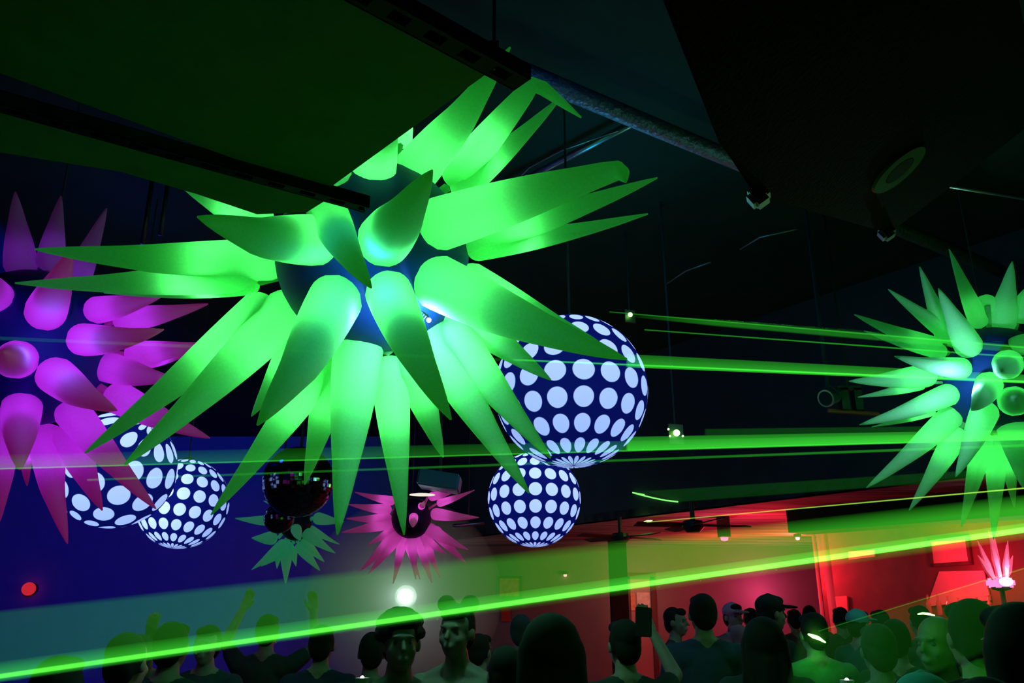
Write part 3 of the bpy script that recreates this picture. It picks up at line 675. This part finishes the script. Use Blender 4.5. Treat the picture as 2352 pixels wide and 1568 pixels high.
# dark beam / air duct under the lowered ceiling
a, b = onz(1830, 1200, LOWZ-.15), onz(2430, 1150, LOWZ-.15)
d_ = (b-a).normalized(); bm = bmesh.new(); b_box(bm, (0, 0, 0), ((b-a).length, .5, .3), Matrix((d_, Vector((-d_.y, d_.x, 0)), Vector((0, 0, 1)))).transposed())
o = from_bm('air_duct', bm, M['ceil']); o.location = (a+b)/2; tag(o, 'dark boxed air duct below the red ceiling at the right', 'duct')
# framed mirrors / lit shelf on the bar wall
def rectB(pts, off=.02): return [onbar(x, y, off) for x, y in pts]
panel_thing('wall_mirror', 'square pink-lit panel on the bar wall', 'panel', rectB(((2145,1298),(2232,1292),(2224,1236),(2138,1240))), .03, mat('pale_panel', (.85, .6, .6), .6), M['darkwood'])
panel_thing('wall_mirror', 'low wide pink-lit panel behind the bar bottles', 'panel', rectB(((2132,1392),(2278,1378),(2262,1310),(2160,1312))), .03, mat('pale_panel2', (.85, .6, .6), .6))
panel_thing('wall_mirror', 'small pink-lit panel glimpsed behind the bright laser edge', 'panel', rectB(((1952,1285),(2012,1278),(2010,1262),(1952,1266))), .03, mat('pale_panel3', (.85, .6, .6), .6))
panel_thing('poster', 'small reddish card on the bar wall right of the poles', 'poster', rectB(((1918,1408),(1950,1404),(1948,1368),(1916,1370))), .03, mat('card', (.6, .35, .35), .8))
# bar counter and bottles
ca, cb = onbar(1990, 1400, 1.1), onbar(2400, 1400, 1.1); ca.z = cb.z = 0
st = empty('bar_counter', (ca+cb)/2, 'dark bar counter along the bar wall behind the crowd', 'counter')
d_ = (cb-ca).normalized(); q = Matrix((d_, Vector((-d_.y, d_.x, 0)), Vector((0, 0, 1)))).transposed()
bm = bmesh.new(); b_box(bm, (0, 0, .52), ((cb-ca).length, .55, 1.04), q); from_bm('base', bm, M['darkwood'], st)
bm = bmesh.new(); b_box(bm, (0, 0, 1.08), ((cb-ca).length+.1, .7, .06), q); bmesh.ops.bevel(bm, geom=list(bm.edges), offset=.01, segments=1, affect='EDGES'); from_bm('worktop', bm, M['darkwood'], st)
st = empty('back_shelf', onbar(2205, 1400, .25), 'narrow bottle shelf on the bar wall', 'shelf'); st.location.z = 1.62
q0 = Matrix((BARN.cross(Vector((0,0,1))).normalized()*-1, -BARN, Vector((0, 0, 1)))).transposed()
bm = bmesh.new(); b_box(bm, (0, 0, -.02), (1.2, .24, .04), q0); from_bm('board', bm, M['darkwood'], st)
for sx_ in (-.5, .5):
    bm = bmesh.new(); b_box(bm, q0 @ Vector((sx_, .07, -.14)), (.04, .2, .2), q0); from_bm('bracket', bm, M['metal'], st)
shelfc = st.location.copy()
def bottle_mesh():
    bm = bmesh.new(); b_lathe(bm, [(.03, 0), (.036, .01), (.036, .17), (.014, .22), (.013, .28), (.016, .285), (.016, .3)], 12)
    me = bpy.data.meshes.new('bottle_body'); bmesh.ops.recalc_face_normals(bm, faces=bm.faces); bm.to_mesh(me); bm.free(); me.materials.append(M['glass']); return me
bme = bottle_mesh()
for k in range(7):
    o = bpy.data.objects.new('bottle', bme); COL.objects.link(o)
    o.location = shelfc + q0 @ Vector((-.5+k*.16+random.uniform(-.02, .02), 0, 0)); o.scale = (1, 1, random.uniform(.8, 1.05))
    tag(o, 'glass bottle standing in the row on the bar wall shelf', 'bottle', 'bottles on the bar wall shelf')
# crystal lantern on the bar
C = onbar(2300, 1350, 1.1); C.z = 1.11
top = onbar(2300, 1338, 1.1)
st = empty('crystal_lantern', C, 'pink crystal lantern glowing on the bar at the right', 'lantern')
hb = top.z - C.z
bm = bmesh.new(); b_lathe(bm, [(.06, 0), (.05, .04), (.03, .08), (.03, hb-.1), (.11, hb-.08), (.12, hb-.05)], 10); from_bm('stand', bm, M['metal'], st)
bm = bmesh.new(); b_box(bm, (0, 0, hb), (.26, .26, .12)); bmesh.ops.bevel(bm, geom=list(bm.edges), offset=.03, segments=2, affect='EDGES'); from_bm('lamp_base', bm, emis('pink_white_lamp', (1, .18, .5), 1.6), st)
bm = bmesh.new(); bmesh.ops.create_icosphere(bm, subdivisions=2, radius=.06, matrix=Matrix.Translation((0, -.13, hb+.01)) @ Matrix.Diagonal((1.5, .6, .9, 1))); from_bm('bulb', bm, emis('white_lamp', (1, .8, 1), 9), st)
pinkc = mat('crystal', (.95, .55, .6), .1, emit=(1, .06, .14), es=.3, spec=.8)
for k in range(9):
    a = k/8*2-1; bm = bmesh.new(); h = .55-.25*abs(a) + (.12 if k % 2 else 0)
    base = Vector((a*.10, (k % 3-1)*.06, hb+.04)); tp = base + Vector((a*.16, 0, h))
    b_tube(bm, [base, base.lerp(tp, .4), tp], [.03, .045, .004], 5); from_bm('crystal_spike', bm, pinkc, st)
lamp('lantern_lamp', 'POINT', (0, -.3, hb+.15), (1, .2, .4), 8, .05, parent=st)
# red signal lamp at the left
C = onY(66, 1352, BACK-.14); st = empty('signal_lamp', C, 'round dim red lamp alone in the blue at the far left', 'lamp')
bm = bmesh.new(); bmesh.ops.create_uvsphere(bm, u_segments=20, v_segments=12, radius=.135); from_bm('bulb', bm, emis('red_lamp', (1, .03, .06), .55), st, True)
bm = bmesh.new(); b_lathe(bm, [(.10, .08), (.13, .14)], 16, Matrix.Rotation(-PI/2, 4, 'X')); from_bm('holder', bm, M['metal'], st)

# ------------------------------------------------------------------ people
def cap(bm, a, ra, b, rb, n=12, k=4, sq=None):
    """tapered capsule"""
    a, b = Vector(a), Vector(b); d = (b-a); L_ = d.length; d.normalize()
    pts, rs = [], []
    for i in range(k+1): t = PI/2*i/k; pts.append(a - d*ra*math.cos(t)); rs.append(max(.002, ra*math.sin(t)))
    for i in range(k+1): t = PI/2*i/k; pts.append(b + d*rb*math.sin(t)); rs.append(max(.002, rb*math.cos(t)))
    v0 = len(bm.verts); rings = b_tube(bm, pts, rs, n)
    if sq:
        c = (a+b)/2
        for r_ in rings:
            for v in r_: v.co.y = c.y + (v.co.y-c.y)*sq
def ell(bm, c, s, rot=None):
    mt = Matrix.Translation(c)
    if rot is not None: mt = mt @ rot.to_4x4()
    bmesh.ops.create_uvsphere(bm, u_segments=20, v_segments=14, radius=1, matrix=mt @ Matrix.Diagonal((*s, 1)))
def remesh(bm, voxel, smooth_it=3):
    bmesh.ops.recalc_face_normals(bm, faces=bm.faces)
    me = bpy.data.meshes.new('tmp'); bm.to_mesh(me); bm.free()
    o = bpy.data.objects.new('tmp', me); COL.objects.link(o)
    m = o.modifiers.new('r', 'REMESH'); m.mode = 'VOXEL'; m.voxel_size = voxel; m.use_smooth_shade = True
    s = o.modifiers.new('s', 'SMOOTH'); s.iterations = smooth_it; s.factor = .5
    dg = bpy.context.evaluated_depsgraph_get(); out = bpy.data.meshes.new_from_object(o.evaluated_get(dg))
    bpy.data.objects.remove(o); bpy.data.meshes.remove(me)
    out.polygons.foreach_set('use_smooth', [True]*len(out.polygons)); return out
HC = Vector((0, -.015, 1.655))         # head centre of the 1.77 m figure, face towards -Y
POSES = {
 'down': dict(l=((.185, 0, 1.42), (.255, .02, 1.14), (.27, -.09, .90)), r=((-.185, 0, 1.42), (-.255, .02, 1.14), (-.27, -.09, .90))),
 'raise': dict(l=((.185, 0, 1.42), (.255, .02, 1.14), (.22, -.16, .98)), r=((-.185, 0, 1.42), (-.33, -.12, 1.50), (-.27, -.26, 1.72))),
 'both': dict(l=((.185, 0, 1.43), (.33, -.08, 1.58), (.24, -.14, 1.82)), r=((-.185, 0, 1.43), (-.34, -.06, 1.55), (-.30, -.12, 1.80))),
}
def hand(bm, wr, el, side):
    d = (Vector(wr)-Vector(el)).normalized(); q = frame_to(d, Vector((0, 1, 0)))
    w0 = Vector(wr)
    def L(x, y, z): return w0 + q @ Vector((x, y, z))
    for x in (-.027, -.009, .009, .027): cap(bm, L(x*.7, 0, .01), .016, L(x, 0, .075), .012, 8, 2)
    for x, ln in ((-.029, .058), (-.010, .074), (.010, .080), (.029, .068)):
        a = L(x, 0, .08); b = L(x*1.05, .012, .08+ln*.5); c = L(x*1.05, .036, .08+ln*.88)
        cap(bm, a, .0095, b, .0088, 8, 2); cap(bm, b, .0088, c, .0075, 8, 2)
    s = side
    cap(bm, L(.022*s, .005, .02), .014, L(.048*s, .018, .055), .011, 8, 2); cap(bm, L(.048*s, .018, .055), .011, L(.052*s, .032, .085), .009, 8, 2)
def body_mesh(pose):
    bm = bmesh.new(); ps = POSES[pose]
    cap(bm, (0, .01, .98), .14, (0, 0, 1.12), .125, sq=.72); cap(bm, (0, 0, 1.12), .125, (0, 0, 1.32), .15, sq=.7)
    cap(bm, (-.12, .01, 1.40), .075, (.12, .01, 1.40), .075); cap(bm, (0, .012, 1.42), .07, (0, 0, 1.56), .054)
    cap(bm, (-.15, .01, 1.43), .05, (0, .02, 1.50), .05); cap(bm, (.15, .01, 1.43), .05, (0, .02, 1.50), .05)
    for s, k in ((1, 'l'), (-1, 'r')):
        sh, el, wr = ps[k]
        cap(bm, sh, .056, el, .041); cap(bm, el, .042, wr, .027); hand(bm, wr, el, s if pose == 'down' else -s)
        cap(bm, (s*.085, 0, .93), .10, (s*.10, -.02, .52), .06); cap(bm, (s*.10, -.01, .52), .058, (s*.105, .03, .10), .038)
        cap(bm, (s*.105, .05, .05), .038, (s*.12, -.13, .035), .033)
    # head: skull, face, jaw, brow, nose, lips, chin, ears
    ell(bm, HC + Vector((0, .015, .03)), (.074, .094, .088)); ell(bm, HC + Vector((0, -.02, -.03)), (.062, .070, .088))
    ell(bm, HC + Vector((0, -.045, -.085)), (.036, .036, .028)); ell(bm, HC + Vector((0, -.082, .028)), (.052, .014, .012))
    cap(bm, HC + Vector((0, -.090, .012)), .007, HC + Vector((0, -.112, -.022)), .012, 8, 2)
    ell(bm, HC + Vector((0, -.092, -.054)), (.024, .010, .008)); ell(bm, HC + Vector((0, -.090, -.064)), (.021, .010, .007))
    for s in (1, -1):
        ell(bm, HC + Vector((s*.077, .012, -.008)), (.012, .022, .032)); ell(bm, HC + Vector((s*.036, -.058, -.03)), (.024, .024, .024))
    return remesh(bm, .0085, 2)
def shirt_mesh(pose, sleeve=.55):
    bm = bmesh.new(); ps = POSES[pose]
    cap(bm, (0, .01, .93), .155, (0, 0, 1.14), .145, sq=.76); cap(bm, (0, 0, 1.14), .145, (0, 0, 1.33), .168, sq=.74)
    cap(bm, (-.12, .01, 1.405), .082, (.12, .01, 1.405), .082)
    cap(bm, (-.15, .01, 1.435), .056, (-.045, .02, 1.475), .052); cap(bm, (.15, .01, 1.435), .056, (.045, .02, 1.475), .052)
    for k in ('l', 'r'):
        sh, el, wr = [Vector(v) for v in ps[k]]
        if sleeve: cap(bm, sh, .072, sh.lerp(el, sleeve), .060)
    return remesh(bm, .013, 3)
def tank_mesh(pose):
    bm = bmesh.new()
    cap(bm, (0, .01, .93), .155, (0, 0, 1.14), .14, sq=.76); cap(bm, (0, 0, 1.14), .14, (0, 0, 1.30), .160, sq=.74)
    for s in (1, -1): cap(bm, (s*.085, .05, 1.36), .035, (s*.10, .01, 1.475), .028); cap(bm, (s*.085, -.05, 1.36), .035, (s*.10, .01, 1.475), .028)
    return remesh(bm, .013, 2)
def trouser_mesh():
    bm = bmesh.new(); cap(bm, (-.05, .01, .95), .135, (.05, .01, .95), .135, sq=.85)
    for s in (1, -1): cap(bm, (s*.085, 0, .92), .112, (s*.10, -.02, .52), .078); cap(bm, (s*.10, -.01, .52), .078, (s*.105, .03, .13), .062)
    return remesh(bm, .015, 3)
def shoe_mesh():
    bm = bmesh.new()
    for s in (1, -1): cap(bm, (s*.105, .05, .05), .05, (s*.125, -.16, .04), .042); cap(bm, (s*.105, .045, .06), .05, (s*.105, .04, .13), .046)
    return remesh(bm, .014, 2)
def hair_mesh(kind):
    bm = bmesh.new(); c = HC
    ell(bm, c + Vector((0, .032, .045)), (.079, .088, .086)); ell(bm, c + Vector((0, .06, -.01)), (.072, .052, .085))
    ell(bm, c + Vector((0, -.045, .085)), (.062, .045, .036))
    for s in (1, -1): ell(bm, c + Vector((s*.060, .025, .02)), (.024, .045, .06))
    if kind in ('long',):
        ell(bm, c + Vector((0, .05, .02)), (.105, .095, .11))
        for s in (1, 0, -1):
            cap(bm, c + Vector((s*.065, .05, 0)), .055, c + Vector((s*.085, .09, -.30)), .05)
        cap(bm, c + Vector((0, .07, -.1)), .09, c + Vector((0, .10, -.36)), .07, sq=.7)
    if kind == 'buns':
        for s in (1, -1): ell(bm, c + Vector((s*.062, .02, .128)), (.045, .042, .042))
    if kind == 'curly':
        rr = random.Random(3)
        for _ in range(70):
            a = rr.uniform(0, 2*PI); e = rr.uniform(-.1, 1.4); r_ = .095
            ell(bm, c + Vector((math.cos(a)*math.cos(e)*r_*.95, .035 + abs(math.sin(a))*0 + math.sin(a)*math.cos(e)*r_*.85 + .0, .04+math.sin(e)*r_*.9)), (.026,)*3)
    me = remesh(bm, .009 if kind != 'long' else .012, 1 if kind == 'curly' else 2)
    return me
def cap_mesh():
    bm = bmesh.new(); c = HC
    ell(bm, c + Vector((0, .018, .055)), (.090, .104, .080)); 
    ell(bm, c + Vector((0, -.125, .048)), (.072, .085, .013), Matrix.Rotation(R(4), 3, 'X')); ell(bm, c + Vector((0, .018, .135)), (.012, .012, .008))
    return remesh(bm, .007, 1)
MESH = {}
def get(key, f, *a):
    if key not in MESH: MESH[key] = f(*a)
    return MESH[key]
def matc(base, r=.85): 
    k = ('m',) + tuple(base)
    if k not in MESH: MESH[k] = mat('cloth' if r > .8 else 'skin', base, r, noise_amt=.12, nscale=40)
    return MESH[k]
SKIN = (.42, .27, .20); SKIN2 = (.22, .13, .09); HAIRC = (.02, .014, .01)
def stripes():
    m = mat('striped_cloth', (.8, .8, .8), .9); nt = m.node_tree; tc = nt.nodes.new('ShaderNodeTexCoord'); s = nt.nodes.new('ShaderNodeSeparateXYZ')
    a = nt.nodes.new('ShaderNodeMath'); a.operation = 'MULTIPLY'; a.inputs[1].default_value = 38
    b = nt.nodes.new('ShaderNodeMath'); b.operation = 'FRACT'; c = nt.nodes.new('ShaderNodeMath'); c.operation = 'GREATER_THAN'; c.inputs[1].default_value = .5
    x = nt.nodes.new('ShaderNodeMixRGB'); x.inputs[1].default_value = (.03, .03, .05, 1); x.inputs[2].default_value = (.85, .85, .85, 1)
    nt.links.new(tc.outputs['Object'], s.inputs[0]); nt.links.new(s.outputs[2], a.inputs[0]); nt.links.new(a.outputs[0], b.inputs[0]); nt.links.new(b.outputs[0], c.inputs[0])
    nt.links.new(c.outputs[0], x.inputs[0]); nt.links.new(x.outputs[0], nt.nodes['Principled BSDF'].inputs['Base Color']); return m
STR = stripes()
def part(name, me, m, st, label=None):
    o = bpy.data.objects.new(name, me); COL.objects.link(o)
    if not me.materials: me.materials.append(None)
    o.material_slots[0].link = 'OBJECT'; o.material_slots[0].material = m; o.parent = st
    if label: o['label'] = label
    return o
def person(label, px, top, d, face=180, pose='down', hair='short', cloth=(.05, .05, .06), top_kind='shirt', skin=SKIN, hairc=HAIRC, hat=None, group=None, stretch=1.0, trousers=(.03, .035, .05)):
    """head-top at photo pixel (px, top) and depth d; face = compass of the gaze (180 = away from the lens)"""
    T = P(px, top, d); h = T.z; s = h/1.80 if hat or hair in ('buns', 'curly') else h/1.79
    st = empty('person', (T.x, T.y, 0), label, 'person', group, R(face)); st.scale = (s*stretch, s*stretch, s)
    part('body', get(('b', pose), body_mesh, pose), matc(skin, .55), st)
    if top_kind == 'shirt': part('shirt', get(('s', pose), shirt_mesh, pose), matc(cloth), st)
    elif top_kind == 'stripes': part('tank_top', get('tank', tank_mesh, pose), STR, st)
    else: part('tank_top', get('tank', tank_mesh, pose), matc(cloth), st)
    part('trousers', get('trs', trouser_mesh), matc(trousers), st); part('shoes', get('sh', shoe_mesh), matc((.04, .04, .04)), st)
    if hair: part('hair', get(('h', hair), hair_mesh, hair), matc(hairc), st)
    if hat: part('hat', get('cap', cap_mesh), matc(hat), st)
    for sx_ in (1, -1):
        if 'eye' not in MESH:
            bm = bmesh.new(); bmesh.ops.create_uvsphere(bm, u_segments=12, v_segments=8, radius=.011); me = bpy.data.meshes.new('eye'); bm.to_mesh(me); bm.free(); MESH['eye'] = me
        e = part('eye', MESH['eye'], matc((.12, .12, .12), .5), st); e.location = HC + Vector((sx_*.029, -.069, .006))
    return st
PEOPLE = [
 # label, px, top, depth, kwargs
 ('person with curly hair facing the lens just under the white spotlight', 922, 1394, 3.3, dict(face=15, hair='curly', cloth=(.08,.12,.14), top_kind='tank', skin=(.3,.2,.15))),
 ('person in a striped tank top with two hair buns', 1052, 1378, 3.75, dict(face=-20, hair='buns', top_kind='stripes', skin=(.3,.2,.15))),
 ('person with short dark hair, half hidden right of the striped top', 1102, 1452, 5.2, dict(face=150, cloth=(.04,.05,.06))),
 ('person seen as a blue-lit round head right of the striped top', 1198, 1408, 5.6, dict(face=170, cloth=(.1,.14,.2), hairc=(.06,.06,.07))),
 ('person with long dark hair seen from behind at bottom centre', 1265, 1402, 2.75, dict(face=178, hair='long', cloth=(.02,.02,.02))),
 ('person raising a phone between the long-haired figure and the capless man', 1432, 1418, 3.9, dict(face=195, pose='raise', cloth=(.04,.06,.05))),
 ('man with cropped hair and dark blue shirt seen from behind', 1611, 1360, 5.2, dict(face=180, cloth=(.05,.07,.12), stretch=1.06)),
 ('man in a dark peaked cap facing right before the pink glow', 1764, 1360, 5.9, dict(face=105, cloth=(.03,.04,.03), hat=(.02,.02,.02))),
 ('person with long hair directly in front of the man in the cap', 1748, 1412, 4.0, dict(face=170, hair='long', cloth=(.03,.05,.04))),
 ('person standing as a dark red silhouette left of the cropped-hair man', 1548, 1392, 7.0, dict(face=60, cloth=(.12,.05,.05))),
 ('person in a pink cap lit red between the two central men', 1680, 1380, 7.6, dict(face=20, hat=(.9,.35,.6), cloth=(.7,.2,.3), skin=(.6,.35,.3))),
 ('person in a bright pink top lower between the two central men', 1694, 1432, 6.4, dict(face=200, cloth=(.95,.35,.5), hair='short', hairc=(.5,.15,.2))),
 ('small far person with dark hair right of the pink cap', 1722, 1394, 9.0, dict(face=180, cloth=(.15,.05,.05))),
 ('small far person right behind the brim of the dark cap', 1822, 1397, 9.2, dict(face=180, cloth=(.2,.08,.08))),
 ('small far person between the cap and the red pole', 1857, 1388, 9.5, dict(face=160, cloth=(.2,.08,.08))),
 ('person with a bright laser streak across the nape', 1864, 1403, 4.8, dict(face=185, cloth=(.1,.3,.12), skin=(.3,.3,.2))),
 ('small far person with dark hair just right of the red pole', 1928, 1392, 8.4, dict(face=175, cloth=(.12,.04,.04))),
 ('person in a teal cap right of the red pole', 1966, 1395, 6.6, dict(face=120, hat=(.15,.5,.45), cloth=(.05,.12,.1))),
 ('person in a light tee facing away left of the streaked tall head', 2010, 1428, 3.7, dict(face=175, cloth=(.25,.55,.48), hairc=(.06,.1,.04), skin=(.3,.3,.2))),
 ('small far person right of the teal cap', 2018, 1398, 7.2, dict(face=180, cloth=(.05,.04,.03))),
 ('person with dark hair and a small red hat between tee and tall head', 2052, 1418, 4.6, dict(face=150, cloth=(.03,.06,.04), hat=None)),
 ('tall bald-looking person with a laser streak over the brow', 2146, 1404, 3.3, dict(face=-60, hair=None, cloth=(.06,.2,.08), skin=(.2,.2,.14), stretch=1.0)),
 ('small far person in front of the wide pink-lit panel', 2108, 1388, 6.6, dict(face=180, cloth=(.05,.08,.05))),
 ('dark-haired person left of the rightmost big head', 2222, 1370, 2.75, dict(face=175, cloth=(.02,.04,.03))),
 ('largest dark head at the right edge, seen from behind', 2322, 1376, 2.15, dict(face=182, hair='long', cloth=(.015,.03,.02))),
 ('dark head at the bottom edge wearing a teal cap', 2112, 1534, 2.25, dict(face=180, hair='short', hat=(.1,.4,.42), cloth=(.02,.03,.03))),
 ('dark head peeking in at the bottom right corner', 2250, 1546, 1.6, dict(face=180, hair='short', cloth=(.02,.03,.02))),
 ('person as a faint round head in the laser sheet at the left', 400, 1424, 3.9, dict(face=180, cloth=(.03,.05,.06), stretch=1.05)),
 ('person left of the faint round head at the left', 300, 1448, 3.2, dict(face=170, cloth=(.03,.04,.06))),
 ('person with one arm raised at the left under the dotted ball', 482, 1432, 4.8, dict(face=0, pose='raise', cloth=(.03,.06,.06))),
 ('person with both arms up left of the small teal star', 618, 1408, 5.6, dict(face=180, pose='both', cloth=(.04,.06,.05))),
 ('person as a dim figure between raised arms and spotlight', 742, 1432, 4.8, dict(face=180, cloth=(.03,.04,.08))),
 ('person half hidden left of the curly-haired one', 856, 1448, 4.6, dict(face=190, cloth=(.03,.04,.06))),
 ('dim long-haired person at the lower left', 150, 1500, 3.0, dict(face=180, hair='long', cloth=(.02,.03,.06))),
 ('person low between striped top and long-haired figure', 1162, 1478, 3.3, dict(face=190, cloth=(.02,.03,.05))),
]
for lab, px, top, d, kw in PEOPLE: person(lab, px, top, d, **kw)
# things people hold or wear, and laser light modelled on heads
C = P(1478, 1428, 3.75); st = empty('phone', C, 'black phone held up in front of the lit door', 'phone')
bm = bmesh.new(); b_box(bm, (0, 0, 0), (.075, .01, .13), Matrix.Rotation(.05, 3, 'Y')); bmesh.ops.bevel(bm, geom=list(bm.edges), offset=.004, segments=2, affect='EDGES'); from_bm('case', bm, M['black'], st)
bm = bmesh.new(); b_lathe(bm, [(.001, 0), (.008, 0), (.008, .004), (.001, .004)], 12, Matrix.Translation((-.02, .006, .045)) @ Matrix.Rotation(-PI/2, 4, 'X')); from_bm('camera_lens', bm, M['glass'], st)
def streak(label, pts, d, rad):  # laser light landing on a head, built as a thin glowing tube
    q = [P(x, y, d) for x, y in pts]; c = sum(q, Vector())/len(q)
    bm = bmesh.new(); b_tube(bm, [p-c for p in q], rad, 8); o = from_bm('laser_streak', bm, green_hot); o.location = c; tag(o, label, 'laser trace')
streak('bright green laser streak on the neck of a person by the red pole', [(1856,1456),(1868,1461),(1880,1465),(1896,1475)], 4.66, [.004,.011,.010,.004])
lamp('streak_glow', 'POINT', P(1874, 1462, 4.58), (.05, 1, .08), .5, .02)  # added lamp, spreads the streak's green onto the neck
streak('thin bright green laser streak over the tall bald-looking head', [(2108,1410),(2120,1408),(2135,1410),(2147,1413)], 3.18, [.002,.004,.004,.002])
lamp('streak_glow', 'POINT', P(2140, 1425, 3.0), (.04, 1, .06), .3, .02)  # added lamp for the green around the head streak
tee = [o for o in COL.objects if o.get('label', '').startswith('person in a light tee')][0]
bm = bmesh.new()
for r0_, r1_ in ((.062, .072), (.035, .048)):
    for k in range(24):
        a, b = 2*PI*k/24, 2*PI*(k+1)/24
        bm.faces.new([bm.verts.new((r*math.cos(t), 0, r*math.sin(t))) for r, t in ((r0_, a), (r1_, a), (r1_, b), (r0_, b))])
pr = from_bm('shirt_print', bm, mat('print_ink', (.03, .12, .06), .9), tee); pr.location = (-.03, .132, 1.31); pr.rotation_euler = (R(-4), 0, 0)

C = P(985, 735, 3.56); st = empty('hanging_bulb', C, 'small bright bulb on looped wires between two green spikes', 'bulb')
bm = bmesh.new(); bmesh.ops.create_uvsphere(bm, u_segments=12, v_segments=8, radius=.011); from_bm('glass', bm, emis('bulb_glow', (1, .8, .9), 5), st, True)
bm = bmesh.new()
for k in range(3): b_tube(bm, [Vector((0, 0, .01)), Vector((-.01-.01*k, .02, .035+.006*k)), Vector((-.035-.008*k, .08, .03+.01*k)), Vector((-.05, .22, .05))], .003, 5)
from_bm('wire', bm, M['cord'], st)

# unidentified white glints near the bottom edge, put in as shells with glowing beads
for lab, px, py, d in (('small pale cup rim catching white light at the bottom left of the tank top', 832, 1556, 3.0), ('tiny white light dot at the bottom edge left of the teal cap', 1945, 1561, 3.0)):
    c = P(px, py, d); st = empty('cup', c, lab, 'cup')
    bm = bmesh.new(); b_lathe(bm, [(.018, -.07), (.026, 0), (.022, 0), (.016, -.06)], 16); from_bm('shell', bm, mat('pale_plastic', (.8, .8, .8), .4), st)
    bm = bmesh.new(); bmesh.ops.create_icosphere(bm, subdivisions=2, radius=.008); from_bm('led', bm, emis('white_led', (.9, 1, .95), 2.5), st)
